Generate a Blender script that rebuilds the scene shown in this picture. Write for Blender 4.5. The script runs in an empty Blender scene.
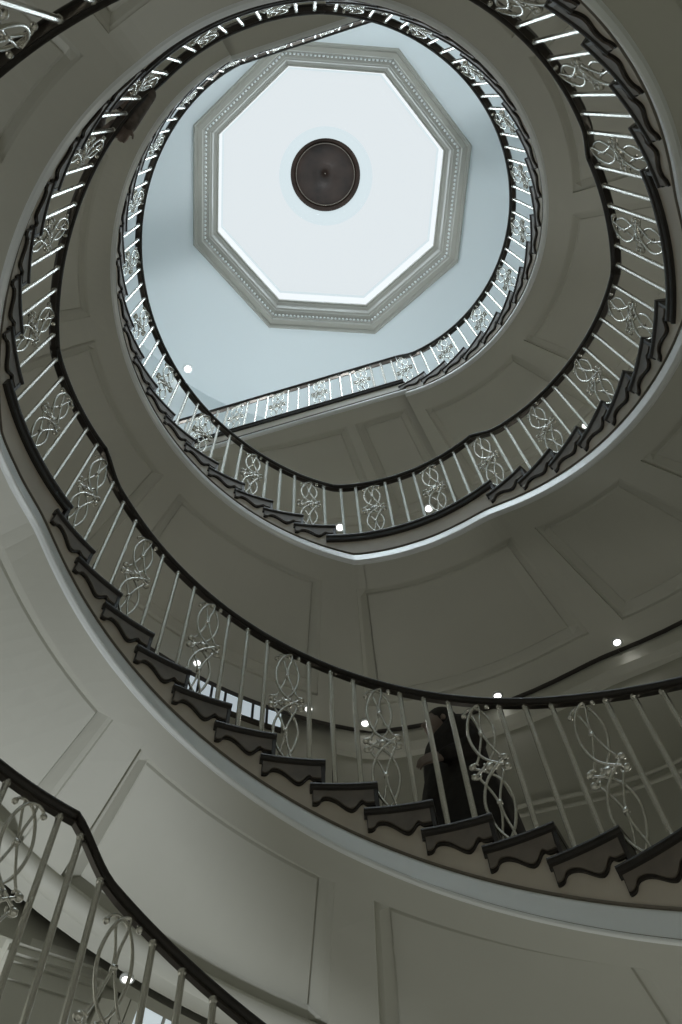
import bpy, bmesh, math, random
from mathutils import Vector, Matrix
random.seed(4)
C = bpy.context.scene.collection
scn = bpy.context.scene
PI = math.pi

# ------------------------------------------------------------------ camera
S = 1.75                      # radius of the open well, metres
EYE = 1.55                    # eye height above the lobby floor
F, VX, VY = 916.27, 308.195, 98.778          # focal length (px of 682x1024) and image point of the zenith
CX, CY = 0.080409, 0.698293                  # well axis seen from the camera, in well radii
Zc = Vector(((VX-341)/F, -(VY-512)/F, -1.0)).normalized()
Xc = (Vector((1, 0, 0)) - Zc.x*Zc).normalized()
Yc = Zc.cross(Xc)
M = Matrix((Xc, Yc, Zc))
cam = bpy.data.objects.new('camera', bpy.data.cameras.new('camera'))
C.objects.link(cam)
cam.matrix_world = Matrix.Translation((-CX*S, -CY*S, EYE)) @ M.to_4x4()
cam.data.sensor_fit = 'HORIZONTAL'; cam.data.sensor_width = 36
cam.data.lens = F/682*36
cam.data.clip_start = 0.05; cam.data.clip_end = 200
scn.camera = cam
scn.view_settings.view_transform = 'Standard'; scn.view_settings.look = 'None'
scn.view_settings.gamma = 1; scn.view_settings.exposure = 0
scn.view_settings.use_curve_mapping = False
try:
    scn.cycles.use_denoising = True
    scn.cycles.max_bounces = 7; scn.cycles.diffuse_bounces = 5
    scn.cycles.sample_clamp_indirect = 4
except Exception: pass

# ------------------------------------------------------------------ world and large lights
AMBIENT = 0.45; LANTERN_W = 32; LOBBY_W = 230; GALLERY_W = 27
w = bpy.data.worlds.new('hall_air'); scn.world = w; w.use_nodes = True
w.node_tree.nodes['Background'].inputs[0].default_value = (0.92, 0.93, 0.84, 1)
w.node_tree.nodes['Background'].inputs[1].default_value = AMBIENT

# ------------------------------------------------------------------ stair geometry (radii of the well -> metres)
Z0, RI, HS = 2.363, 0.0976340, 8.00788       # height of tread 0, riser, degrees per tread
TH0 = math.degrees(-0.536097)
A1, A2, A0 = 23.513, 40.290, 72.7            # angular widths of the landings at treads 4, 12 and -13
def lev(i): return (Z0 + RI*i)*S + EYE       # height in metres of tread index i (may be fractional)
def tipang(k):                               # base angle of the nosing of tread k
    if k <= -13: return -128.13 - A0 + (k+13)*HS
    if k <= 4: return (k-4)*HS
    if k <= 12: return A1 + (k-5)*HS
    return A1 + 7*HS + A2 + (k-13)*HS
LAND = {-13: A0, 4: A1, 12: A2}
TOP = 32
TA = tipang(TOP)
RW = 1.90                                    # outer wall
RSO = 1.845                                  # outer edge of the soffit
def az(s, a): return math.radians(a + TH0 + (180 if s == 1 else 0))
def pol(s, a, r, z):
    t = az(s, a); return Vector((r*S*math.cos(t), r*S*math.sin(t), z))
def segment_of(a):
    """(kind, tread) for base angle a"""
    for k, wd in LAND.items():
        t = tipang(k)
        if t <= a < t+wd: return 'L', k
    return 'F', None
def nosing(a):                               # nosing line index on flights
    if a < tipang(-13): return -13 + (a-tipang(-13))/HS
    if a < tipang(-13)+A0: return -13
    if a < 0: return 4 + a/HS
    if a < A1: return 4
    if a < tipang(12): return 5 + (a-A1)/HS
    if a < tipang(13): return 12
    return 13 + (a-tipang(13))/HS
def under(a, dl=2.7, df=3.2):                # index of the soffit edge
    best = None
    def fl(k0, a0): return k0 + (a-a0)/HS - df
    if a < tipang(-13)+20: v = min(fl(-13, tipang(-13)), -13-dl) if True else 0; lo = fl(-13, tipang(-13)); L = -13
    elif a < -20:
        lo = fl(-12, tipang(-12)); return max(lo, -13-dl)
    elif a < 12: lo = fl(4, 0); L = 4
    elif a < A1+20: return max(fl(5, A1), 4-dl)
    elif a < 100: lo = fl(12, tipang(12)); L = 12
    elif a < TA-30: return max(fl(13, tipang(13)), 12-dl)
    else: lo = fl(TOP, TA); L = TOP
    d = lo-(L-dl)                            # smooth minimum
    k = 0.35
    return (L-dl) + (d - math.sqrt(d*d+k*k))/2 + 0.0
def railidx(a):
    g = 5.10
    def ease(x): x = max(0, min(1, x)); return x*x*(3-2*x)
    for K, k0 in ((-13, tipang(-13)), (4, 0.0), (12, tipang(12)), (TOP, TA)):
        wd = LAND.get(K, 1e9)
        if k0 <= a < k0+wd:
            flat = K+5.68
            nx = K+1 + (a-(k0+wd))/HS + 4.75
            d = nx-flat
            return flat + (d+math.sqrt(d*d+0.02))/2 if K != TOP else flat
    n = nosing(a)
    add = g
    for K, k0 in ((-13, tipang(-13)), (4, 0.0), (12, tipang(12)), (TOP, TA)):
        if 0 <= k0-a < 0.9*HS: add = g + (0.58)*(1-ease((k0-a)/(0.9*HS)))**1.0
        wd = LAND.get(K)
        if wd and 0 <= a-(k0+wd) < 4*HS: add = 4.78 + (g-4.78)*ease((a-k0-wd)/(4*HS))
    return n+add

# ------------------------------------------------------------------ materials
def mat(name, col, rough=0.5, metal=0.0, noise=0.0, nscale=8.0, emit=None, es=0, bump=0.0, coat=0.0):
    m = bpy.data.materials.new(name); m.use_nodes = True
    nt = m.node_tree; b = nt.nodes['Principled BSDF']
    b.inputs['Base Color'].default_value = (*col, 1); b.inputs['Roughness'].default_value = rough
    b.inputs['Metallic'].default_value = metal
    if coat: b.inputs['Coat Weight'].default_value = coat; b.inputs['Coat Roughness'].default_value = 0.28
    if noise or bump:
        tc = nt.nodes.new('ShaderNodeTexCoord'); n = nt.nodes.new('ShaderNodeTexNoise')
        n.inputs['Scale'].default_value = nscale; n.inputs['Detail'].default_value = 5
        nt.links.new(tc.outputs['Object'], n.inputs['Vector'])
        if noise:
            r = nt.nodes.new('ShaderNodeValToRGB')
            r.color_ramp.elements[0].position = 0.3; r.color_ramp.elements[1].position = 0.7
            r.color_ramp.elements[0].color = (*[c*(1-noise) for c in col], 1)
            r.color_ramp.elements[1].color = (*[min(1, c*(1+noise)) for c in col], 1)
            nt.links.new(n.outputs['Fac'], r.inputs['Fac']); nt.links.new(r.outputs['Color'], b.inputs['Base Color'])
        if bump:
            bp = nt.nodes.new('ShaderNodeBump'); bp.inputs['Strength'].default_value = bump
            bp.inputs['Distance'].default_value = 0.01
            nt.links.new(n.outputs['Fac'], bp.inputs['Height']); nt.links.new(bp.outputs['Normal'], b.inputs['Normal'])
    if emit:
        b.inputs['Specular IOR Level'].default_value = 0.0
        b.inputs['Emission Color'].default_value = (*emit, 1); b.inputs['Emission Strength'].default_value = es
    return m
PLASTER = mat('painted_plaster', (0.56, 0.56, 0.50), 0.55, noise=0.03, nscale=1.5)
STRING = mat('string_paint', (0.60, 0.545, 0.47), 0.5, noise=0.08, nscale=3)
TRIMM = mat('satin_white_trim', (0.84, 0.88, 0.89), 0.32, coat=0.6)
BEAD = mat('bead_brown_line', (0.17, 0.15, 0.12), 0.35)
WALLM = mat('wall_paint', (0.42, 0.42, 0.36), 0.6, noise=0.03, nscale=2)
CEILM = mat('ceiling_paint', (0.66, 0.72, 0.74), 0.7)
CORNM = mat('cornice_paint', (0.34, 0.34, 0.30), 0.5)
WOOD = mat('dark_mahogany', (0.018, 0.014, 0.011), 0.42, noise=0.35, nscale=14, coat=0.06)
BRKT = mat('bracket_mahogany', (0.17, 0.145, 0.12), 0.55, noise=0.2, nscale=9)
METAL = mat('polished_nickel', (0.80, 0.79, 0.73), 0.27, 0.75)
GUN = mat('dark_metal_bar', (0.10, 0.09, 0.08), 0.35, 0.8)
GLOW = mat('vault_cove_glow', (0.02, 0.02, 0.02), 0.8, emit=(0.80, 0.865, 0.895), es=0.93)  # cove light on the painted vault, put in as emission
GLOW2 = mat('drum_cove_glow', (0.02, 0.02, 0.02), 0.8, emit=(0.90, 0.96, 0.99), es=1.0)  # drum wall's cove light, put in as stronger emission
RINGM = mat('ring_cove_glow', (0.1, 0.1, 0.1), 0.8, emit=(0.66, 0.77, 0.81), es=0.93)  # light on the ring and ledge, put in as weaker emission
DARKGL = mat('dark_oculus_glass', (0.038, 0.023, 0.017), 0.35, noise=0.5, nscale=3)
LAMPM = mat('lamp_lens', (1, 1, 1), 0.4, emit=(1.0, 0.99, 0.95), es=4)
ROOMGLOW = mat('bright_room_glow', (0.7, 0.75, 0.78), 0.3, emit=(0.45, 0.52, 0.56), es=0.85)  # emission standing for bright spaces beyond the openings
GAPSHADE = mat('painted_gap_shade', (0.05, 0.045, 0.04), 0.7)  # dark strip colour painting the shade of the soffit slot
FLOORM = mat('lobby_marble', (0.55, 0.54, 0.50), 0.3, noise=0.1, nscale=1.2)
COAT = mat('dark_coat_wool', (0.017, 0.014, 0.012), 0.9, noise=0.3, nscale=20, bump=0.3)
TROUSER = mat('black_trousers', (0.010, 0.010, 0.011), 0.9)
SKIN = mat('skin', (0.26, 0.20, 0.17), 0.5)
HAIR = mat('dark_hair', (0.014, 0.010, 0.008), 0.6)
JACKET = mat('brown_jacket', (0.14, 0.115, 0.10), 0.85, noise=0.3, nscale=25, bump=0.3)

# ------------------------------------------------------------------ helpers
def link(name, me, m, parent=None):
    o = bpy.data.objects.new(name, me); C.objects.link(o)
    if m is not None and not me.materials: me.materials.append(m)
    if parent is not None:
        o.parent = parent; o.matrix_parent_inverse = Matrix.Identity(4)
    return o
def mesh(name, vs, fs, smooth=False, mats=None, mi=None):
    me = bpy.data.meshes.new(name); me.from_pydata([tuple(v) for v in vs], [], fs); me.validate()
    if smooth:
        for p in me.polygons: p.use_smooth = True
    return me
def recalc(me):
    bm = bmesh.new(); bm.from_mesh(me); bmesh.ops.recalc_face_normals(bm, faces=bm.faces); bm.to_mesh(me); bm.free()
    return me
def empty(name, loc=(0, 0, 0), label=None, cat=None, group=None):
    o = bpy.data.objects.new(name, None); C.objects.link(o); o.location = loc
    o.empty_display_size = 0.1
    tag(o, label, cat, group); return o
def tag(o, label=None, cat=None, group=None, kind=None):
    if label: o['label'] = label
    if cat: o['category'] = cat
    if group: o['group'] = group
    if kind: o['kind'] = kind
    return o
def grid(rows, closed_v=False, closed_u=False, caps=False, smooth=True, name='sweep'):
    """rows: list of lists of points (same length)"""
    n = len(rows[0]); vs = [p for r in rows for p in r]; fs = []
    R = len(rows)
    for i in range(R if closed_u else R-1):
        for j in range(n if closed_v else n-1):
            a = i*n+j; b = i*n+(j+1) % n; c = ((i+1) % R)*n+(j+1) % n; d = ((i+1) % R)*n+j
            fs.append((a, b, c, d))
    if caps and closed_v:
        fs.append(tuple(range(n))); fs.append(tuple((R-1)*n+j for j in reversed(range(n))))
    return recalc(mesh(name, vs, fs, smooth))
def tube_rows(pts, rad, n=6):
    rows = []
    m = len(pts)
    up0 = Vector((0, 1, 0))
    for i, p in enumerate(pts):
        t = (pts[min(i+1, m-1)]-pts[max(i-1, 0)]).normalized()
        u = up0 if abs(t.dot(up0)) < 0.95 else Vector((1, 0, 0))
        a = t.cross(u).normalized(); b = a.cross(t).normalized()
        r = rad(i/(m-1)) if callable(rad) else rad
        rows.append([p + a*r*math.cos(2*PI*j/n) + b*r*math.sin(2*PI*j/n) for j in range(n)])
    return rows
class MB:
    def __init__(s): s.v = []; s.f = []
    def add(s, vs, fs):
        o = len(s.v); s.v += list(vs); s.f += [tuple(i+o for i in f) for f in fs]
    def rows(s, rows, cv=True, caps=True):
        n = len(rows[0]); vs = [p for r in rows for p in r]; fs = []
        for i in range(len(rows)-1):
            for j in range(n if cv else n-1):
                fs.append((i*n+j, i*n+(j+1) % n, (i+1)*n+(j+1) % n, (i+1)*n+j))
        if caps and cv: fs.append(tuple(range(n))); fs.append(tuple((len(rows)-1)*n+j for j in reversed(range(n))))
        s.add(vs, fs)
    def tube(s, pts, rad, n=6): s.rows(tube_rows([Vector(p) for p in pts], rad, n))
    def box(s, c, d, rot=None):
        vs = []
        for x in (-1, 1):
            for y in (-1, 1):
                for z in (-1, 1):
                    v = Vector((x*d[0]/2, y*d[1]/2, z*d[2]/2))
                    if rot: v = rot @ v
                    vs.append(v+Vector(c))
        s.add(vs, [(0, 1, 3, 2), (4, 6, 7, 5), (0, 4, 5, 1), (2, 3, 7, 6), (0, 2, 6, 4), (1, 5, 7, 3)])
    def ball(s, c, r, sc=(1, 1, 1), nu=8, nv=6):
        rows = []
        for i in range(nv+1):
            ph = PI*i/nv
            rr = max(math.sin(ph), 0.02)
            rows.append([Vector(c)+Vector((r*sc[0]*rr*math.cos(2*PI*j/nu), r*sc[1]*rr*math.sin(2*PI*j/nu), r*sc[2]*math.cos(ph))) for j in range(nu)])
        s.rows(rows)
    def lathe(s, prof, n=24, c=(0, 0, 0), axis=None):
        rows = [[Vector(c)+Vector((r*math.cos(2*PI*j/n), r*math.sin(2*PI*j/n), z)) for j in range(n)] for r, z in prof]
        s.rows(rows)
    def mesh(s, name, smooth=False):
        return recalc(mesh(name, s.v, s.f, smooth))
def smoothpts(ctrl, n=5):
    P = [Vector(p) for p in ctrl]; out = []
    for i in range(len(P)-1):
        p0 = P[max(i-1, 0)]; p1 = P[i]; p2 = P[i+1]; p3 = P[min(i+2, len(P)-1)]
        for q in range(n):
            t = q/n
            out.append(0.5*((2*p1)+(-p0+p2)*t+(2*p0-5*p1+4*p2-p3)*t*t+(-p0+3*p1-3*p2+p3)*t**3))
    out.append(P[-1]); return out

# straight edge of the top gallery: from the last tread tip, leaving the circle
def gal(s, d, r=1.0, z=0.0):
    """point d (radii) along the straight gallery edge, r-1 outward of it"""
    sg = -1 if s == 2 else 1
    p0 = Vector((0.480, 0.877)); dr = Vector((-0.96, 0.28)); nr = Vector((0.28, 0.96))
    p = p0+dr*d+nr*(r-1)
    return Vector((sg*p.x*S, sg*p.y*S, z))
GLEN = 1.80

# ------------------------------------------------------------------ room shell
def struct(name, me, m): return tag(link(name, me, m), kind='structure')
rows = [[Vector((9*math.cos(t*PI/24), 9*math.sin(t*PI/24), z)) for t in range(48)] for z in (-0.2, 0.0)]
struct('floor', grid(rows, closed_v=True, caps=True, smooth=False), FLOORM)
ZC = 7.63*S+EYE                                  # top ceiling
def wallbottom(a):                               # angle (rel. TH0) -> bottom of the wall
    aa = a if a < 300 else a-360
    if 146 < aa <= 205: return 2.02*S+EYE
    if -20 <= aa <= 146: return lev(under(aa-180))+0.03
    return EYE+0.55*S
def lerp_tab(x, tab):
    if x <= tab[0][0]: return tab[0][1]
    for (x0, y0), (x1, y1) in zip(tab, tab[1:]):
        if x <= x1: return y0+(y1-y0)*(x-x0)/(x1-x0)
    return tab[-1][1]
SILL = [(120, 3.27), (128, 3.345), (133, 3.40), (140, 3.46), (150, 3.53)]
def cyl(a, r, z): t = math.radians(a+TH0); return Vector((r*S*math.cos(t), r*S*math.sin(t), z))
rows = []
for t in range(0, 361, 2):
    zb = wallbottom(t % 360); zs = lerp_tab(t, SILL)*S+EYE
    rows.append([cyl(t, RW, zb), cyl(t, RW, zs), cyl(t, RW, zs+0.62), cyl(t, RW, lev(TOP)-.2), cyl(t, RW, ZC),
                 cyl(t, RW+.05, ZC), cyl(t, RW+.05, zs+0.62), cyl(t, RW+.05, zs), cyl(t, RW+.05, zb)])
OPEN = (128, 148)
vs = [p for r in rows for p in r]; fs = []
for i in range(len(rows)-1):
    op = OPEN[0] <= i*2 < OPEN[1]
    for j in range(9):
        if op and j in (1, 6): continue
        fs.append((i*9+j, i*9+(j+1) % 9, (i+1)*9+(j+1) % 9, (i+1)*9+j))
    if op: fs.append((i*9+1, i*9+7, (i+1)*9+7, (i+1)*9+1)); fs.append((i*9+2, i*9+6, (i+1)*9+6, (i+1)*9+2))
for q in OPEN: i = q//2; fs.append((i*9+1, i*9+2, i*9+6, i*9+7))
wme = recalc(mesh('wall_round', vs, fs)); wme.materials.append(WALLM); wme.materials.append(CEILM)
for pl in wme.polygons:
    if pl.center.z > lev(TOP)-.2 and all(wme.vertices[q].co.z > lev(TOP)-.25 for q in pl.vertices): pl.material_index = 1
struct('wall_round', wme, WALLM)
# glowing sheet standing for the bright hallway beyond that opening
r1 = [[cyl(a, RW+.06, lerp_tab(a, SILL)*S+EYE+dz) for dz in (-0.05, 0.66)] for a in range(126, 151, 2)]
r2 = [[p*1.0+Vector((p.x, p.y, 0)).normalized()*0.03 for p in reversed(r)] for r in r1]
mb = MB(); mb.rows([a+b for a, b in zip(r1, r2)])
hallglow = struct('hallway_glow', mb.mesh('hallway_glow'), ROOMGLOW)
sb = MB(); rr = []
for a in range(128, 150, 1):
    z = lerp_tab(a, SILL)*S+EYE
    rr.append([cyl(a, RW-.012, z-.03), cyl(a, RW-.012, z+.02), cyl(a, RW+.05, z+.02), cyl(a, RW+.05, z-.03)])
sb.rows(rr); link('opening_sill', sb.mesh('opening_sill'), GUN, hallglow)
mb = MB()
for a in range(130, 148, 2):
    z = lerp_tab(a, SILL)*S+EYE; mb.tube([cyl(a, RW+.02, z), cyl(a, RW+.02, z+.6)], .012, 6)
link('railing_bars', mb.mesh('railing_bars'), GUN, hallglow)
# dado mouldings of the lower hall wall (level rails and a thin picture line)
for n, (zz, dp) in enumerate(((2.70, 0.022), (2.655, 0.014))):
    rr = []
    for a in range(40, 205, 2):
        z = lerp_tab(a, [(40, zz-.25), (81, zz-.12), (90, zz-.06), (97, zz), (120, zz+.06), (205, zz+0.7)])*S+EYE
        r0 = RW*S
        def P(x, dz, a=a, z=z): t = math.radians(a+TH0); return Vector(((r0-x)*math.cos(t), (r0-x)*math.sin(t), z+dz))
        rr.append([P(-.01, .02), P(dp*.5, .018), P(dp, .006), P(dp, -.006), P(dp*.5, -.018), P(-.01, -.02)])
    mb = MB(); mb.rows(rr); struct('trim_%d' % (n+1), mb.mesh('trim', True), WALLM)

# ---- top ceiling with octagonal opening
OC = (0.0825*S, 0.0*S)            # lantern axis from the well axis
OCT0 = -18.6
def octp(r, i, z): t = math.radians(OCT0+45*i); return Vector((OC[0]+r*S*math.cos(t), OC[1]+r*S*math.sin(t), z))
vs = []; fs = []
N = 96
for i in range(N):
    t = 2*PI*i/N; vs.append(Vector(((RW+.12)*S*math.cos(t), (RW+.12)*S*math.sin(t), ZC)))
def octr(t, r):      # point on octagon edge in direction t
    th = (math.degrees(t)-OCT0) % 45
    rr = r*math.cos(PI/8)/math.cos(math.radians(th-22.5))
    return rr
for i in range(N):
    t = math.radians(OCT0)+2*PI*i/N; rr = octr(t, 1.14)*S
    vs.append(Vector((OC[0]+rr*math.cos(t), OC[1]+rr*math.sin(t), ZC)))
k0 = round((math.radians(OCT0) % (2*PI))/(2*PI)*N)
for i in range(N):
    a = (i+k0) % N; b = (i+1+k0) % N
    fs.append((a, b, N+(i+1) % N, N+i))
n0 = len(vs); vs += [v+Vector((0, 0, .15)) for v in vs[:n0]]
fs += [tuple(n0+q for q in reversed(f)) for f in fs[:N]]
for i in range(N):
    fs.append((i, (i+1) % N, n0+(i+1) % N, n0+i)); fs.append((N+i, n0+N+i, n0+N+(i+1) % N, N+(i+1) % N))
struct('ceiling', recalc(mesh('ceiling', vs, fs)), CEILM)

# ---- lantern: cornice, drum, plaster vault, ring, oculus; cove light put in as emission
lan = empty('roof_lantern', (OC[0], OC[1], ZC), 'octagonal roof lantern with glowing white vault and beaded cornice at the top', 'skylight')
def loc(v): return Vector(v)-Vector((OC[0], OC[1], ZC))
def octsweep(name, prof, m, parent, smooth=False):
    rows = [[loc(octp(r, i, z*S+EYE)) for r, z in prof] for i in range(8)]
    return link(name, grid(rows, closed_v=True, closed_u=True, smooth=smooth, name=name), m, parent)
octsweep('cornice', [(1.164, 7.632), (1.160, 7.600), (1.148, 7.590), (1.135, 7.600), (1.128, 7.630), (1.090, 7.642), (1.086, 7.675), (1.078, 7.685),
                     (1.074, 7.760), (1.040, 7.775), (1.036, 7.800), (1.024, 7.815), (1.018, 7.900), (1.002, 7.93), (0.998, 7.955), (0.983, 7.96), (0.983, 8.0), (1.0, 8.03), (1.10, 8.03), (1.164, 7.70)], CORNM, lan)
mb = MB()
for i in range(8):
    a = octp(1.0715, i, 7.72*S+EYE); b = octp(1.0715, i+1, 7.72*S+EYE); n = 26
    for q in range(n):
        p = loc(a.lerp(b, (q+.5)/n)); mb.ball(p, .021, (1, 1, 1.15), 6, 4)
link('bead_moulding', mb.mesh('bead_moulding', True), TRIMM, lan)
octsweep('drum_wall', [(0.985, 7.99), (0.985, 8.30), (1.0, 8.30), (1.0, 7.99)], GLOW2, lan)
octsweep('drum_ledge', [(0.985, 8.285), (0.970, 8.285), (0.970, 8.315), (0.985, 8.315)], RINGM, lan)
rows = []
for u in range(9):
    f = u/8; row = []
    for i in range(64):
        t = math.radians(OCT0)+2*PI*i/64
        ro = octr(t, 0.978); ri = 0.456
        r = ro+(ri-ro)*f; z = 8.30+(9.55-8.30)*math.sin(f*PI/2)
        row.append(Vector((r*S*math.cos(t), r*S*math.sin(t), z*S+EYE-ZC)))
    rows.append(row)
vin = rows; vout = [[p+Vector((0, 0, .05)) for p in r] for r in reversed(rows)]
link('cove_lit_vault', grid(vin+vout, closed_v=True, closed_u=True, name='vault'), GLOW, lan)
def ringlathe(name, prof, m, n=64):
    rows = [[Vector((r*S*math.cos(2*PI*j/n), r*S*math.sin(2*PI*j/n), z*S+EYE-ZC)) for j in range(n)] for r, z in prof]
    return link(name, grid(rows, closed_v=True, closed_u=True, name=name), m, lan)
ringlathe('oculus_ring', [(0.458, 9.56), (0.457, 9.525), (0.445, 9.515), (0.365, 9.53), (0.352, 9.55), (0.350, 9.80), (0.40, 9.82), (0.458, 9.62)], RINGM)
g = ringlathe('oculus_dome', [(0.352, 9.79), (0.34, 9.80), (0.30, 9.86), (0.2, 9.93), (0.1, 9.965), (0.005, 9.975), (0.005, 10.0), (0.12, 9.99), (0.25, 9.93), (0.355, 9.84)], DARKGL)
ringlathe('oculus_inner_rim', [(0.300, 9.835), (0.290, 9.835), (0.290, 9.865), (0.300, 9.865)], BRKT)
for i in range(8):                                 # spots added at the ring to throw light down the well
    t = 2*PI*(i+.5)/8
    L = bpy.data.lights.new('lantern_fill', 'SPOT'); L.energy = LANTERN_W; L.spot_size = math.radians(75); L.spot_blend = 0.6
    L.shadow_soft_size = 0.30; L.color = (0.80, 0.93, 1.0)
    o = bpy.data.objects.new('lantern_fill', L); C.objects.link(o)
    o.location = (OC[0]+.405*S*math.cos(t), OC[1]+.405*S*math.sin(t), 9.46*S+EYE)

# ------------------------------------------------------------------ stairs
DIV = [-237, -200.8, -165, -128, -94, -59.7, -26, 20, 55.8, 79.8, 119.8, 160, 196.8, 237, 272.0]
DOFF = [(0, 0), (.004, .024), (.028, .030), (.080, .072), (.092, .062)]
def panel_lines(lo, hi, rmid, edge_lo, edge_hi):
    """list of (coordinate, level index) across one panel"""
    out = []
    for d, h in DOFF: out.append((lo+d/rmid, d))
    for d, h in reversed(DOFF): out.append((hi-d/rmid, d))
    return out
def hgt(d):
    for (d0, h0), (d1, h1) in zip(DOFF, DOFF[1:]):
        if d <= d1: return h0+(h1-h0)*(d-d0)/(d1-d0)
    return DOFF[-1][1]
def soffit_mesh(s, a0, a1, zf=None):
    R0, R1 = 1.0, RSO
    rin, rout = 1.128, 1.71
    rl = [(R0, -1), (1.06, -1)]+[(rin+d/S, d) for d, h in DOFF]+[(1.3, 9), (1.42, 9), (1.56, 9)]+[(rout-d/S, d) for d, h in reversed(DOFF)]+[(1.76, -1), (R1, -1)]
    al = []
    a = a0
    half = 2.45
    for lo, hi in zip(DIV, DIV[1:]):
        p0 = lo+half; p1 = hi-half
        if hi == 119.8: p1 = hi-3.6
        if lo == 119.8: p0 = lo+3.4
        if p0 > a1 or p1 < a0: continue
        dd = math.degrees(1/(1.35*S))
        for d, h in DOFF: al.append((p0+d*dd, d))
        n = max(2, int((p1-p0)/2))
        for q in range(1, n): al.append((p0+(p1-p0)*q/n, 9))
        for d, h in reversed(DOFF): al.append((p1-d*dd, d))
    al = [x for x in al if a0 < x[0] < a1]
    inpanel = lambda a: 9 if any(lo+half < a < hi-half for lo, hi in zip(DIV, DIV[1:])) else -1
    al = [(a0, inpanel(a0))]+al+[(a1, inpanel(a1))]
    t = a0
    rows = []
    for a, da in al:
        row = []
        for r, dr in rl:
            d = min(da, dr); h = hgt(d) if d > 0 else 0
            row.append(pol(s, a, r, lev(under(a))+h))
        rows.append(row)
    vs = [p for r in rows for p in r]; n = len(rl)
    fs = [(i*n+j, i*n+j+1, (i+1)*n+j+1, (i+1)*n+j) for i in range(len(rows)-1) for j in range(n-1)]
    return recalc(mesh('soffit', vs, fs))
BEADP = [(.027, .160), (.018, .158), (.013, .152), (.016, .146), (.027, .143)]
BANDP = [(.027, .143), (.021, .139), (.016, .120), (.004, .060), (-.008, .004), (-.006, -.002), (.030, -.002)]
LIPP = [(.030, -.003), (-.010, -.003), (-.016, -.007), (-.017, -.013), (-.010, -.018), (.010, -.018), (.024, -.006)]
CROWN = [(RSO*S-S-.005, -.001), (RSO*S-S+.028, .010), (RSO*S-S+.030, -.05), (RSO*S-S+.005, -.06), (RSO*S-S+.012, -.16), (RSO*S-S+.05, -.22), (RW*S-S+.02, -.23), (RW*S-S+.02, .012)]
GAPP = [(RSO*S-S-.012, .014), (RSO*S-S-.012, -.003), (RSO*S-S+.026, -.003), (RSO*S-S+.026, .014)]
def sweep(s, a0, a1, prof, name, m, parent, step=1.5, smooth=False, zfun=None):
    n = max(2, int((a1-a0)/step)); rows = []
    for i in range(n+1):
        a = a0+(a1-a0)*i/n; z = (zfun or (lambda q: lev(under(q))))(a)
        rows.append([pol(s, a, 1+x/S, z+dz) for x, dz in prof])
    return link(name, grid(rows, closed_v=True, caps=True, smooth=smooth, name=name), m, parent)
def gsweep(s, prof, name, m, parent, z, d0=0.0, d1=GLEN, smooth=False):
    rows = [[gal(s, d0+(d1-d0)*i/8, 1+x/S, z+dz) for x, dz in prof] for i in range(9)]
    return link(name, grid(rows, closed_v=True, caps=True, smooth=smooth, name=name), m, parent)
SCAL = [(0.0, .080), (.14, .078), (.19, .062), (.24, .070), (.30, .098), (.37, .115), (.44, .108), (.52, .086), (.62, .056), (.72, .038), (.81, .036), (.86, .046), (.90, .068), (.96, .076), (1.0, .074)]
SCALS = [(p.x, p.y) for p in smoothpts([(u, v, 0) for u, v in SCAL], 4)]
WPR = RW*S-S-.002
def tread_part(s, k, parent, last=False):
    a0 = tipang(k); a1 = tipang(k+1)+2.5
    z = lev(k); land = k in LAND
    prof = [(0, -.004), (-.002, -.014), (0, -.026), (.010, -.031), (.013, -.050), (.020, -.056), (WPR, -.056), (WPR, 0), (.004, 0)]
    if land: prof = [(0, -.004), (-.002, -.014), (0, -.028), (.010, -.034), (.012, -.070), (.004, -.078), (.008, -.090), (.03, -.092), (WPR, -.092), (WPR, 0), (.004, 0)]
    n = max(3, int((a1-a0)/2)); rows = []
    for i in range(n+1):
        a = a0+(a1-a0)*i/n; rows.append([pol(s, a, 1+x/S, z+dz) for x, dz in prof])
    t = link('tread', grid(rows, closed_v=True, caps=True, smooth=False, name='tread'), WOOD, parent)
    # riser under the nosing
    b = a0+0.10; zz = lev(k-1)-.004
    rows = [[pol(s, aa, 1+x/S, q) for x, q in ((.006, zz), (.006, z-.05), (WPR, z-.05), (WPR, zz))] for aa in (b, b+0.55)]
    link('riser', grid(rows, closed_v=True, caps=True, smooth=False, name='riser'), WOOD, t)
    if not land:
        for nm, mm, x0, ex, in (('bracket_edge', WOOD, .014, .011), ('bracket', BRKT, .007, -.004)):
            c0 = a0+0.75; c1 = tipang(k+1)+2.0
            rows = []
            for i in range(37):
                u = i/36; zb = lerp_tab(u, SCALS)+ex
                uu = c0+(c1-c0)*u+(0.12 if ex > 0 else -0.0)*(2*u-1)
                rows.append([pol(s, uu, 1+x/S, z+q) for x, q in ((x0, -.050), (x0, -.055-zb), (.030, -.055-zb), (.030, -.050))])
            link(nm, grid(rows, closed_v=True, caps=True, smooth=False, name=nm), mm, t)
    return t
def string_part(s, ks, parent, a0, a1):
    cols = []
    for k in ks:
        t0, t1 = max(a0, tipang(k)+1.0), min(a1, tipang(k+1)+1.0)
        top = lev(k)-.05
        n = max(2, int((t1-t0)/2))
        for i in range(n+1): cols.append((t0+(t1-t0)*i/n-(1e-3 if i == n else 0), top))
    rows = [[pol(s, a, 1+.026/S, zt), pol(s, a, 1+.026/S, lev(under(a))+.02), pol(s, a, 1+.05/S, lev(under(a))+.02), pol(s, a, 1+.05/S, zt)] for a, zt in cols]
    link('string_board', grid(rows, closed_v=True, caps=True, smooth=False, name='string_board'), STRING, parent)

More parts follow.
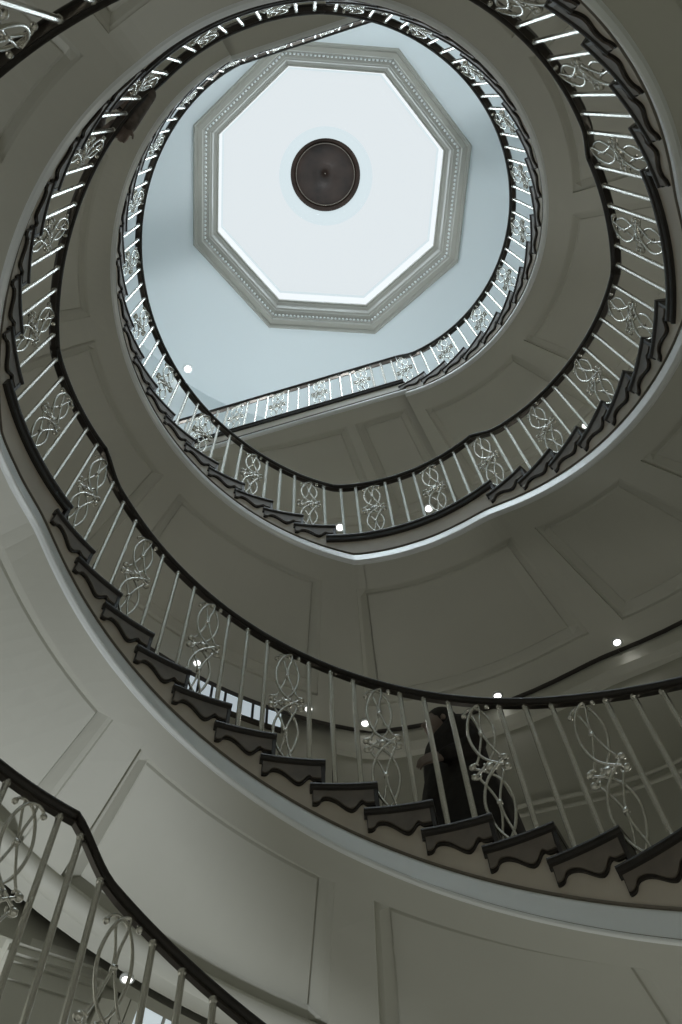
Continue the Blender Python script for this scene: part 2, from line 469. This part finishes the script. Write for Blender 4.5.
def flight(s, k0, k1, name, label, cat, grp=None):
    """treads k0..k1 of strand s"""
    a0 = tipang(k0)+1.0; a1 = tipang(k1+1)+1.0
    t = empty(name, (0, 0, 0), label, cat, grp)
    for k in range(k0, k1+1): tread_part(s, k, t)
    string_part(s, range(k0, k1+1), t, a0, a1)
    link('soffit', soffit_mesh(s, a0, a1), PLASTER, t)
    sweep(s, a0, a1, BEADP, 'bead', BEAD, t)
    sweep(s, a0, a1, BANDP, 'trim_band', TRIMM, t)
    sweep(s, a0, a1, LIPP, 'trim_lip', TRIMM, t)
    sweep(s, a0, a1, [(-.0085, .001), (-.0125, -.004), (.005, -.004), (.005, .001)], 'trim_line', BEAD, t)
    if (s, k0) == (1, -12):
        c = 1.722*S-S
        sweep(s, a0, a1, [(c+.085*math.cos(q), .004+.060*math.sin(q)) for q in [PI+PI*i/9 for i in range(10)]], 'edge_roll', PLASTER, t, 3, True)
    else:
        sweep(s, a0, a1, GAPP, 'painted_gap_shade', GAPSHADE, t, 3)
        sweep(s, 150 if (s, k0) == (2, 13) else a0, a1, CROWN, 'crown_moulding', PLASTER, t, 3)
    return t
NAMES = {
 (2, -19): ('lowest stair flight at bottom left beneath the nearest banister', None),
 (2, -13): ('lowest stair landing at the left edge beneath the kinked dark banister', None),
 (2, -12): ('stair flight sweeping across the upper right corner, below the short right-hand landing', None),
 (2, 4): ('short stair landing at the right edge between two runs of dark steps', None),
 (2, 5): ('stair flight of seven dark steps at right, rising to the landing with two bright lamps', None),
 (2, 12): ('stair landing at centre with two bright lamps, above the panelled soffit', None),
 (2, 13): ('long stair flight curving up the left side inside the outer stairs, nearest the pale ceiling', None),
 (1, -12): ('big stair flight across the bottom with scalloped tread ends, person standing on it', None),
 (1, 4): ('short stair landing at the far left edge, above the bright panelled soffit', None),
 (1, 5): ('dark-stepped stair flight up the far left side, below the person leaning over', None),
 (1, 12): ('stair landing at top centre left beside the octagonal skylight', None),
 (1, 13): ('topmost curved stair flight right of the skylight, ending at the straight gallery', None),
}
for (s, k0), (lab, _) in NAMES.items():
    k1 = {-19: -14, -13: -13, -12: 3, 4: 4, 5: 11, 12: 12, 13: 31}[k0]
    flight(s, k0, k1, 'stair_landing' if k0 in LAND else 'stair_flight', lab, 'landing' if k0 in LAND else 'stairs')

# top gallery floors
def gallery(s, lab):
    t = empty('gallery_floor', (0, 0, 0), lab, 'floor')
    zt = lev(TOP); zb = lev(TOP-2.7)
    aN = 90+TA-272 if False else TA
    def edge(u):   # outer arc and gallery edge at parameter u
        return gal(s, u*GLEN, 1.0)
    A0z, A1z = math.atan2(0.877, 0.480), math.atan2(1.38, -1.245)
    if s == 2: A0z += PI; A1z += PI
    n = 24
    def P(u, v, z, h=0):
        e = gal(s, u*GLEN, 1.0+.03/S); t_ = A0z+(A1z-A0z)*u
        o = Vector((RW*S*math.cos(t_), RW*S*math.sin(t_), 0)); p = e.lerp(o, v); p.z = z; return p
    us = [i/n for i in range(n+1)]
    rows = [[P(u, v, z) for v, z in ((0, zt-.09), (1, zt-.09), (1, zt), (0, zt))] for u in us]
    link('floor_slab', grid(rows, closed_v=True, caps=True, smooth=False), WOOD, t)
    # soffit with one long panel
    vl = [(0, -1), (.10, -1)]+[(.10+d/1.4, d) for d, h in DOFF]+[(.5, 9)]+[(.85-d/1.4, d) for d, h in reversed(DOFF)]+[(1, -1)]
    ul = [(0, -1)]
    for p0, p1 in ((.03, .20), (.23, .60), (.63, .97)):
        ul += [(p0+d/3.3, d) for d, h in DOFF]+[((p0+p1)/2, 9)]+[(p1-d/3.3, d) for d, h in reversed(DOFF)]
    ul.append((1, -1))
    vs = []; 
    for u, du in ul:
        for v, dv in vl:
            d = min(du, dv); h = hgt(d) if d > 0 else 0
            vs.append(P(u, v, zb+h))
    nn = len(vl); fs = [(i*nn+j, i*nn+j+1, (i+1)*nn+j+1, (i+1)*nn+j) for i in range(len(ul)-1) for j in range(nn-1)]
    link('soffit', recalc(mesh('soffit', vs, fs)), PLASTER, t)
    gsweep(s, [(0, -.004), (-.002, -.014), (0, -.028), (.010, -.034), (.012, -.070), (.004, -.078), (.008, -.090), (.06, -.092), (.06, 0), (.004, 0)], 'nosing', WOOD, t, zt)
    gsweep(s, [(.027, zt-.05-zb), (.027, .02), (.06, .02), (.06, zt-.05-zb)], 'string_board', STRING, t, zb)
    gsweep(s, BEADP, 'bead', BEAD, t, zb); gsweep(s, BANDP, 'trim_band', TRIMM, t, zb); gsweep(s, LIPP, 'trim_lip', TRIMM, t, zb)
gallery(1, 'top floor gallery with a straight edge running down left below the skylight')
gallery(2, 'top floor gallery edge seen as a dark straight line crossing the upper left of the skylight')

# ------------------------------------------------------------------ balustrades
_bal = {}
def bal_mesh(H):
    key = ('b', round(H, 2))
    if key not in _bal:
        mb = MB(); n = 8
        prof = [(.019, 0), (.019, .012), (.0135, .02), (.0135, H-.02), (.017, H-.012), (.017, H+.004)]
        mb.rows([[Vector((r*math.cos(2*PI*(j+.5)/n), r*math.sin(2*PI*(j+.5)/n), z)) for j in range(n)] for r, z in prof])
        me = mb.mesh('baluster'); me.materials.append(METAL); _bal[key] = me
    return _bal[key]
def orn_mesh(H):
    key = ('o', round(H, 2))
    if key in _bal: return _bal[key]
    mb = MB(); hw = H
    def crv(pts, r, n=6, q=4):
        mb.tube(smoothpts([(x, y, z*H) for x, y, z in pts], q), r, n)
    def arc(c, r, t0, t1, y, k=7, sx=1):
        return [(c[0]+sx*r*math.cos(t0+(t1-t0)*i/k), y, c[1]+r*math.sin(t0+(t1-t0)*i/k)/H) for i in range(k+1)]
    for m in (-1, 1):
        y = .005*m
        # big lens arcs, crossing at the top, the waist and the foot
        crv([(-.062*m, y, .955), (-.050*m, y, .975), (-.025*m, y, .985), (.012*m, y, .965), (.044*m, y, .90), (.064*m, y, .80), (.060*m, y, .70), (.034*m, y, .60), (0, y, .545), (-.040*m, y, .505), (-.068*m, y, .480)], .0076)
        crv([(-.068*m, y, .520), (-.040*m, y, .497), (0, y, .455), (.036*m, y, .395), (.062*m, y, .295), (.062*m, y, .20), (.040*m, y, .10), (.008*m, y, .03), (-.010*m, y, .0)], .0076)
        # inner lyre
        crv([(.026*m, -y, .985), (.022*m, -y, .92), (.006*m, -y, .83), (.004*m, -y, .755), (.020*m, -y, .68), (.042*m, -y, .60), (.060*m, -y, .555)], .0062)
        crv([(.060*m, -y, .445), (.040*m, -y, .39), (.018*m, -y, .32), (.004*m, -y, .25), (.006*m, -y, .17), (.026*m, -y, .06), (.034*m, -y, 0)], .0062)
        # scroll ends
        for zc, sg in ((.535, 1), (.465, -1)):
            mb.ball((.082*m, 0, zc*H), .0185, (1, .9, 1), 8, 6)
            mb.tube([Vector(p)*1 if False else Vector((p[0], p[1], p[2]*H)) for p in arc((.072*m, zc), .020, PI*.9 if m > 0 else PI*.1, (PI*.9 if m > 0 else PI*.1)+sg*m*-PI*1.1, 0, 7)], .0055, 6)
        mb.ball((-.064*m, y, .945*H), .0145, (1, 1, 1), 8, 6)
    for zc in (.755, .25): mb.box((0, 0, zc*H), (.024, .022, .018))
    mb.box((0, 0, .5*H), (.036, .026, .030)); mb.ball((0, 0, .5*H), .022, (1, .8, 1), 8, 6)
    for sx in (-.022, .022): mb.box((sx, 0, .52*H), (.012, .024, .012)); mb.box((sx, 0, .48*H), (.012, .024, .012))
    me = mb.mesh('scroll', True); me.materials.append(METAL); _bal[key] = me
    return me
XB = .034
RAILP = [(0.0, -.020), (.002, -.008), (.012, -.001), (.034, .002), (.056, -.001), (.066, -.008), (.068, -.020), (.060, -.034), (.050, -.040), (.018, -.040), (.008, -.034)]
SUBP = [(.020, -.038), (.020, -.052), (.048, -.052), (.048, -.038)]
def put(me, name, p, rot, parent):
    o = bpy.data.objects.new(name, me); C.objects.link(o); o.parent = parent
    o.location = p; o.rotation_euler = (0, 0, rot); return o
def seq(k0):   # running position number of the first baluster on tread k0 (even treads start a group of four)
    return 0 if k0 % 2 == 0 else 2
def balustrade(s, k0, k1, label):
    t = empty('balustrade', (0, 0, 0), label, 'balustrade')
    a0, a1 = tipang(k0), tipang(k1+1)
    zf = lambda a: lev(railidx(min(a, TA-1e-6) if k1 < TOP else a))
    sweep(s, a0, a1, RAILP, 'handrail', WOOD, t, 1.0, True, zf)
    sweep(s, a0, a1, SUBP, 'rail_bar', GUN, t, 2.0, False, zf)
    for k in range(k0, k1+1):
        wd = tipang(k+1)-tipang(k); n = 2 if k not in LAND else {-13: 18, 4: 6, 12: 10}[k]
        for j in range(n):
            a = tipang(k)+wd*(j+.5)/n+(0.55 if n == 2 else 0); q = seq(k)+j
            zt = lev(k); H = zf(a)-.050-zt
            p = pol(s, a, 1+XB/S, zt)
            rot = az(s, a)+PI/2
            if q % 4 == 3: put(orn_mesh(H), 'scroll_panel', p, rot, t)
            else: put(bal_mesh(H), 'baluster', p, rot+PI/8, t)
    return t
BAL = {
 (2, -19): 'balustrade at bottom left nearest the viewer, below the kink of its handrail',
 (2, -13): 'balustrade at the lower left edge, above the kink of the nearest handrail',
 (2, -12): 'balustrade seen at the top left corner and down the upper right',
 (2, 4): 'short balustrade on the landing at the right edge',
 (2, 5): 'balustrade at right climbing from the right-edge landing to the lamp-lit landing',
 (2, 12): 'balustrade on the central landing behind two bright lamps',
 (2, 13): 'inner left balustrade curving up against the pale ceiling',
 (1, -12): 'big balustrade across the bottom with a person in a dark coat behind it',
 (1, 4): 'balustrade on the landing at the far left edge above the handrail kink',
 (1, 5): 'balustrade up the far left side with a person leaning over its upper end',
 (1, 12): 'balustrade on the landing crossing the top above the skylight',
 (1, 13): 'balustrade right of the skylight on the topmost curved flight',
}
for (s, k0), lab in BAL.items():
    k1 = {-19: -14, -13: -13, -12: 3, 4: 4, 5: 11, 12: 12, 13: 31}[k0]
    balustrade(s, k0, k1, lab)
for s, lab in ((1, 'straight gallery balustrade with four-lobed scrolls just below the skylight'), (2, 'gallery handrail crossing the upper left corner of the skylight')):
    t = empty('balustrade', (0, 0, 0), lab, 'balustrade')
    zr = lev(TOP+5.68); zt = lev(TOP)
    gsweep(s, RAILP, 'handrail', WOOD, t, zr, smooth=True); gsweep(s, SUBP, 'rail_bar', GUN, t, zr)
    n = 25
    for j in range(n):
        p = gal(s, GLEN*(j+.5)/n, 1+XB/S, zt); H = zr-.05-zt
        rot = math.atan2(.28, -.96)
        if j % 4 == 3: put(orn_mesh(H), 'scroll_panel', p, rot, t)
        else: put(bal_mesh(H), 'baluster', p, rot+PI/8, t)

# ------------------------------------------------------------------ lamps
def soffit_fill(s, b, energy, label):
    """unseen fill lamp, added low on the outer wall above the treads, washing the soffit overhead"""
    k = math.floor(nosing(b)+1e-6); z = lev(k)+.42
    p = pol(s, b, RW-.022, z); t = az(s, b)
    e = empty('stair_fill_lamp', p, label, 'lamp', 'added fill lamps along the stairs'); e.rotation_euler = (0, 0, t)
    mb = MB(); mb.box((.02, 0, 0), (.035, .12, .07)); link('fill_lamp_body', mb.mesh('fill_lamp_body'), METAL, e)
    mb = MB(); mb.box((.018, 0, .038), (.025, .10, .01)); link('lamp_lens', mb.mesh('lamp_lens'), LAMPM, e)
    L = bpy.data.lights.new('stair_fill_light', 'SPOT'); L.energy = energy; L.spot_size = math.radians(172); L.spot_blend = 0.5  # unseen fill light added to brighten the soffit above
    L.shadow_soft_size = 0.12; L.color = (1.0, 0.99, 0.90)
    o = bpy.data.objects.new('stair_fill_light', L); C.objects.link(o)
    o.location = pol(s, b, RW-.08, z+.08)
    d = (pol(s, b, 1.35, z+1.6)-o.location); o.rotation_euler = d.to_track_quat('-Z', 'Y').to_euler()
SOFFIT_FILL_W = 9
for s in (1, 2):
    for b in (-104, -62, -12, 35, 62, 98, 138, 176, 214, 252):
        soffit_fill(s, b, SOFFIT_FILL_W, 'added low fill lamp hidden behind the stair edge, washing the soffit above')
for s in (1, 2):
    for d in (0.35, 1.0, 1.6):
        p = gal(s, d, 1.28, lev(TOP)+.02)
        e = empty('added_uplight', p, 'added fill uplight standing on the top gallery floor behind the balustrade', 'lamp', 'added uplights on the top gallery')
        mb = MB(); mb.lathe([(.01, 0), (.07, 0), (.075, .05), (.06, .12), (.055, .12), (.05, .10), (.01, .10)], 16); link('fill_lamp_body', mb.mesh('fill_lamp_body', True), METAL, e)
        mb = MB(); mb.lathe([(.002, .101), (.048, .101), (.048, .108), (.002, .108)], 16); link('lamp_lens', mb.mesh('lens'), LAMPM, e)
        L = bpy.data.lights.new('uplight', 'SPOT'); L.energy = 1.0*GALLERY_W*3; L.spot_size = math.radians(165); L.spot_blend = 0.8  # fill light added to brighten the top ceiling
        L.shadow_soft_size = 0.10; L.color = (0.91, 0.97, 1.0)
        o = bpy.data.objects.new('uplight', L); C.objects.link(o); o.location = p+Vector((0, 0, .2))
        o.rotation_euler = (PI, 0, 0)
# unseen lobby lamp on an added pendant, brightening the lowest soffits from below left
L = bpy.data.lights.new('lobby_light', 'POINT'); L.energy = LOBBY_W; L.shadow_soft_size = 0.35; L.color = (0.92, 0.97, 1.0)
o = bpy.data.objects.new('lobby_light', L); C.objects.link(o); o.location = (-4.2, 2.4, 2.1)
e = empty('unseen_pendant_lamp', (-4.2, 2.4, 2.1), 'unseen pendant lamp on a long stem in the lobby beyond the lower left', 'lamp')
mb = MB(); mb.lathe([(.01, .30), (.04, .28), (.04, .26), (.012, .25), (.012, 3.02), (.01, 3.02)], 12); link('stem', mb.mesh('stem'), METAL, e)

def downlight(p, label, r=.027, power=.35):
    e = empty('downlight', p, label, 'downlight', None)
    mb = MB(); mb.lathe([(r*1.05, .012), (r*1.45, .010), (r*1.5, -.004), (r*1.05, -.010), (r*.98, .0)], 20); link('trim_ring', mb.mesh('trim_ring', True), TRIMM, e)
    mb = MB(); mb.lathe([(.002, -.020), (r*.5, -.017), (r*.9, -.006), (r, .008), (.002, .010)], 20); link('lens', mb.mesh('lens', True), LAMPM, e)
    L = bpy.data.lights.new('downlight_beam', 'SPOT'); L.energy = power; L.spot_size = math.radians(120); L.spot_blend = 0.7
    L.shadow_soft_size = .03; L.color = (1.0, 0.98, 0.92)
    o = bpy.data.objects.new('downlight_beam', L); C.objects.link(o); o.location = Vector(p)+Vector((0, 0, -.04))
def pix(u, v, z):
    """point at height z (metres) on the sight line through the photo point (u, v)"""
    d = M @ Vector(((u-341)/F, -(v-512)/F, -1.0)); t = (z-EYE)/d.z
    return Vector((-CX*S, -CY*S, EYE))+d*t
DL = [
 (2, 116.5, 1.80, 12, 'bright downlight in the landing soffit left of the person in the dark coat'),
 (2, 97.7, 1.80, 12, 'bright downlight in the landing soffit right of the person in the dark coat'),
 (2, 80.0, 1.80, 12, 'small downlight on the soffit edge at right, above the bottom handrail'),
 (2, 124.4, 1.787, None, 'downlight glinting beside a scroll panel above the bottom left steps'),
 (2, 141.3, 1.78, None, 'downlight low on the left, seen through the lower steps balusters'),
 (1, 244.6, 1.742, None, 'small glinting downlight at right behind the steps under the balusters'),
 (1, -38.3, 1.855, None, 'downlight at bottom left seen through the nearest balustrade'),
]
for s, b, r, lv, lab in DL:
    downlight(pol(s, b, r, lev(under(b))-.008), lab)
for (s, b, r, z, lab) in ((1, 298.0, 1.765, lev(TOP-2.7), 'bright downlight over the central landing, left one of the two'), (1, 279.4, 1.761, lev(TOP-2.7), 'bright downlight over the central landing, right one of the two')):
    downlight(pol(s, b, r, z-.008), lab, .040)
for x, y, lab in ((-1.980, 2.438, 'round ceiling downlight on the pale top ceiling at left'), (-.482, 3.17, 'ceiling downlight glaring over the straight gallery balustrade')):
    downlight(Vector((x, y, ZC-.008)), lab, .050, 2)

# ------------------------------------------------------------------ people
def limb(mb, a, b, r0, r1, n=12):
    a, b = Vector(a), Vector(b); mb.tube([a.lerp(b, i/6) for i in range(7)], lambda t: r0+(r1-r0)*t, n)
    mb.ball(a, r0, (1, 1, 1), 12, 8); mb.ball(b, r1, (1, 1, 1), 12, 8)
def fuse(name, mb, m, parent, vox=.008, it=6):
    o = link(name, mb.mesh(name), m, parent)
    r = o.modifiers.new('fuse', 'REMESH'); r.mode = 'VOXEL'; r.voxel_size = vox; r.use_smooth_shade = True
    k = o.modifiers.new('smooth', 'SMOOTH'); k.iterations = it; k.factor = .5
    return o
def hand(mb, w, d, up, side, curl=.5, sc=1.0):
    """palm at wrist w pointing along d, back of the hand towards up, thumb on side"""
    d = Vector(d).normalized(); up = Vector(up); up = (up-d*up.dot(d)).normalized(); x = d.cross(up)*side; w = Vector(w)
    for k, xo in enumerate((-.030, -.010, .010, .030)):
        limb(mb, w+x*xo*.6, w+d*.085*sc+x*xo, .013, .011, 8)
        L = (.062, .074, .079, .068)[k]*sc; p = w+d*.085*sc+x*xo; dd = d.copy()
        for seg, q in enumerate((.45, .32, .23)):
            dd = (dd - up*curl*(.6+.4*seg)*.8).normalized(); n = p+dd*L*q*1.0; limb(mb, p, n, .0092-.001*seg, .0086-.001*seg, 8); p = n
    p = w+x*.028+d*.02; q = p+x*.028+d*.030-up*.008; limb(mb, p, q, .013, .011, 8)
    r = q+x*.008+d*.030-up*.010; limb(mb, q, r, .010, .008, 8)
def head(mb, c, f, up=(0, 0, 1)):
    """head centre c, face direction f"""
    f = Vector(f).normalized(); u = Vector(up).normalized(); s_ = f.cross(u).normalized(); c = Vector(c)
    def P(a, b, z): return c+f*a+s_*b+u*z
    mb.ball(P(-.012, 0, .025), .088, (1, 1, 1.05), 16, 12); mb.ball(P(.018, 0, -.01), .074, (1, .95, 1.15), 16, 12)
    mb.ball(P(.045, 0, -.072), .040, (1, 1, .9), 12, 8)
    limb(mb, P(.088, 0, .005), P(.108, 0, -.028), .010, .014, 8); mb.ball(P(.083, 0, -.055), .017, (1, 1.3, .6), 8, 6)
    for q in (-1, 1):
        mb.ball(P(.078, .030*q, .022), .014, (1, 1, .7), 8, 6); mb.ball(P(-.005, .085*q, -.005), .024, (.8, .5, 1.3), 8, 6)
        mb.ball(P(.082, .030*q, .012), .012, (1, 1, 1), 8, 6)
# --- person standing on the bottom flight
e = empty('person', pol(1, -75.0, 1.43, lev(-6)), 'person in a long dark coat standing on the steps behind the bottom balustrade', 'person')
t = az(1, -76.5); e.rotation_euler = (0, 0, t+PI*.5+.5)      # local +x points up the stairs
mb = MB()
for q in (-1, 1):
    limb(mb, (0, .095*q, .93), (.02, .10*q, .50), .085, .060); limb(mb, (.02, .10*q, .50), (-.02, .10*q, .09), .058, .040); limb(mb, (-.03, .10*q, .05), (.14, .12*q, .035), .042, .034)
limb(mb, (0, 0, .95), (0, 0, 1.15), .15, .13); limb(mb, (0, 0, 1.15), (0, 0, 1.36), .13, .14)
limb(mb, (0, -.15, 1.40), (0, .15, 1.40), .06, .06); limb(mb, (0, 0, 1.38), (.03, 0, 1.52), .062, .055)
head(mb, (.055, 0, 1.60), (1, .15, -.15))
A = {1: ((0, .18, 1.38), (-.03, .30, 1.08), (.18, .28, .94)), -1: ((0, -.18, 1.38), (-.04, -.23, 1.12), (.15, -.14, 1.02))}
for q, (a, b, c_) in A.items(): limb(mb, a, b, .052, .042); limb(mb, b, c_, .040, .028)
hand(mb, A[1][2], (.85, -.25, -.1), (0, 1, .1), 1, .75, 1.05); hand(mb, A[-1][2], (.25, .6, .6), (1, 0, .2), 1, .9)
body = fuse('body', mb, SKIN, e, .006, 3)
mb = MB()
n = 20
prof = [(.36, .33, .29), (.50, .32, .28), (.75, .30, .26), (.95, .265, .22), (1.08, .25, .19), (1.25, .255, .18), (1.36, .25, .155), (1.42, .20, .12), (1.47, .11, .095), (1.50, .085, .08)]
mb.rows([[Vector((rx*math.cos(2*PI*j/n)*(1+.05*math.sin(5*2*PI*j/n+z)), ry*1.12*math.sin(2*PI*j/n)*(1+.04*math.sin(7*2*PI*j/n)), z)) for j in range(n)] for z, ry, rx in prof])
for q, (a, b, c_) in A.items(): limb(mb, a, b, .075, .062); limb(mb, b, Vector(b).lerp(Vector(c_), .92), .060, .046)
fuse('coat', mb, COAT, e, .010, 6)
mb = MB(); mb.ball((.018, 0, 1.640), .105, (1.02, .98, 1.0), 16, 12); mb.ball((-.03, 0, 1.56), .085, (.8, 1, 1.2), 14, 10)
for q in (-1, 1): limb(mb, (.0, .075*q, 1.62), (-.02, .085*q, 1.47), .034, .028)
fuse('hair', mb, HAIR, e, .008, 3)
mb = MB()
for q in (-1, 1):
    limb(mb, (0, .095*q, .93), (.02, .10*q, .50), .095, .072); limb(mb, (.02, .10*q, .50), (-.02, .10*q, .12), .070, .055)
fuse('trousers', mb, TROUSER, e, .010, 3)
# --- person leaning over the upper left handrail
bq = 70.5
e = empty('person', pol(1, bq, 1.22, lev(10)), 'person in a brown jacket leaning a forearm over the upper left handrail', 'person')
t = az(1, bq); e.rotation_euler = (0, 0, t+PI)               # local +x points into the well
def toloc(v):
    d = Vector(v)-e.location; c_, s_ = math.cos(-(t+PI)), math.sin(-(t+PI)); return Vector((d.x*c_-d.y*s_, d.x*s_+d.y*c_, d.z))
zr = lambda b: lev(railidx(b))
elb = toloc(pol(1, 75.5, 1.015, zr(75.5)+.05)); wr = toloc(pol(1, 68.0, .985, zr(68)+.025)); tipv = toloc(pol(1, 63.5, .978, zr(63.5)-.02))
elb2 = toloc(pol(1, 60.0, 1.06, zr(62)+.06)); wr2 = toloc(pol(1, 66.5, 1.03, zr(67.5)+.09))
sh1 = Vector((.14, -.17, 1.30)); sh2 = Vector((.14, .17, 1.30))
if (elb-sh1).length > (elb-sh2).length: sh1, sh2 = sh2, sh1
arms = ((sh1, elb, wr), (sh2, elb2, wr2))
mb = MB()
for q in (-1, 1):
    limb(mb, (-.08, .095*q, .92), (-.03, .10*q, .49), .085, .060); limb(mb, (-.03, .10*q, .49), (-.06, .10*q, .09), .058, .040); limb(mb, (-.08, .10*q, .05), (.09, .12*q, .035), .042, .034)
limb(mb, (-.08, 0, .94), (0, 0, 1.14), .15, .13); limb(mb, (0, 0, 1.14), (.12, 0, 1.27), .13, .13)
limb(mb, sh1, sh2, .06, .06); limb(mb, (.13, 0, 1.32), (.19, 0, 1.42), .06, .055); head(mb, (.23, 0, 1.49), (1, -.3, -.45), (.35, 0, .94))
for a, b, c_ in arms: limb(mb, a, b, .050, .042); limb(mb, b, c_, .040, .028)
hand(mb, wr, tipv-wr, (0, 0, 1), 1, .35, 1.05); hand(mb, wr2, elb-wr2, (0, 0, 1), -1, .4)
fuse('body', mb, SKIN, e, .006, 3)
mb = MB()
limb(mb, (-.08, 0, .90), (0, 0, 1.14), .185, .165, 20); limb(mb, (0, 0, 1.14), (.11, 0, 1.27), .165, .155, 20); limb(mb, sh1, sh2, .085, .085, 16)
for a, b, c_ in arms: limb(mb, a, b, .074, .064, 16); limb(mb, b, Vector(b).lerp(Vector(c_), .95), .062, .050, 16)
fuse('jacket', mb, JACKET, e, .010, 5)
mb = MB(); mb.ball((.215, 0, 1.525), .105, (1, .98, 1), 16, 12); mb.ball((.16, 0, 1.47), .075, (1, 1, 1.1), 12, 10)
fuse('hair', mb, HAIR, e, .008, 3)
mb = MB()
for q in (-1, 1): limb(mb, (-.08, .095*q, .92), (-.03, .10*q, .49), .095, .072); limb(mb, (-.03, .10*q, .49), (-.06, .10*q, .12), .070, .055)
fuse('trousers', mb, TROUSER, e, .010, 3)

# ------------------------------------------------------------------ lobby pilaster and the lit ceiling beyond the lowest opening
a0 = 148.0; t = math.radians(a0+TH0)
zt = 2.048*S+EYE
e = empty('pilaster', (2.04*S*math.cos(t), 2.04*S*math.sin(t), 0), 'square panelled pilaster with moulded capital at bottom left behind the nearest balusters', 'column')
e.rotation_euler = (0, 0, t)
mb = MB(); mb.box((0, 0, (zt-.05)/2), (.36, .46, zt-.05)); link('shaft', mb.mesh('shaft'), BRKT if False else PLASTER, e)
mb = MB()
for i, (g_, z0, z1) in enumerate(((.015, zt-.22, zt-.205), (.02, zt-.12, zt-.09), (.045, zt-.09, zt-.05), (.07, zt-.05, zt))):
    mb.box((0, 0, (z0+z1)/2), (.36+2*g_, .46+2*g_, z1-z0))
link('capital', mb.mesh('capital'), PLASTER, e)
mb = MB()
for sy in (-.17, .17): mb.box((-.185, sy, (zt-.5)/2), (.02, .05, zt-.9))
for z in (.5, zt-.55): mb.box((-.185, 0, z), (.02, .39, .05))
link('panel_moulding', mb.mesh('panel_moulding'), BEAD, e)
def slab(a0, a1, r0, r1, z, th, n=12):
    rows = [[cyl(a0+(a1-a0)*i/n, r0, z), cyl(a0+(a1-a0)*i/n, r1, z), cyl(a0+(a1-a0)*i/n, r1, z+th), cyl(a0+(a1-a0)*i/n, r0, z+th)] for i in range(n+1)]
    return grid(rows, closed_v=True, caps=True, smooth=False)
struct('ceiling', slab(100, 205, RW+.052, 4.6, 2.05*S+EYE, .10, 40), PLASTER)
e = struct('lobby_ceiling_glow', slab(112, 139.5, 2.0, 3.4, 2.05*S+EYE-.03, .028), ROOMGLOW)  # glowing sheet standing for the bright gridded lobby ceiling
mb = MB()
for a in range(113, 140, 4): mb.tube([cyl(a, 2.0, 2.05*S+EYE-.035), cyl(a, 3.4, 2.05*S+EYE-.035)], .010, 4)
link('grid_bars', mb.mesh('bars'), CORNM, e)
for n, (b0, b1, dz) in enumerate(((139.6, 140.4, .06), (140.6, 141.6, .10), (141.8, 143.2, .14))):
    struct('trim_%d' % (n+3), slab(b0, b1, RW+.06, 3.4, 2.05*S+EYE-dz, dz-.002, 3), PLASTER)
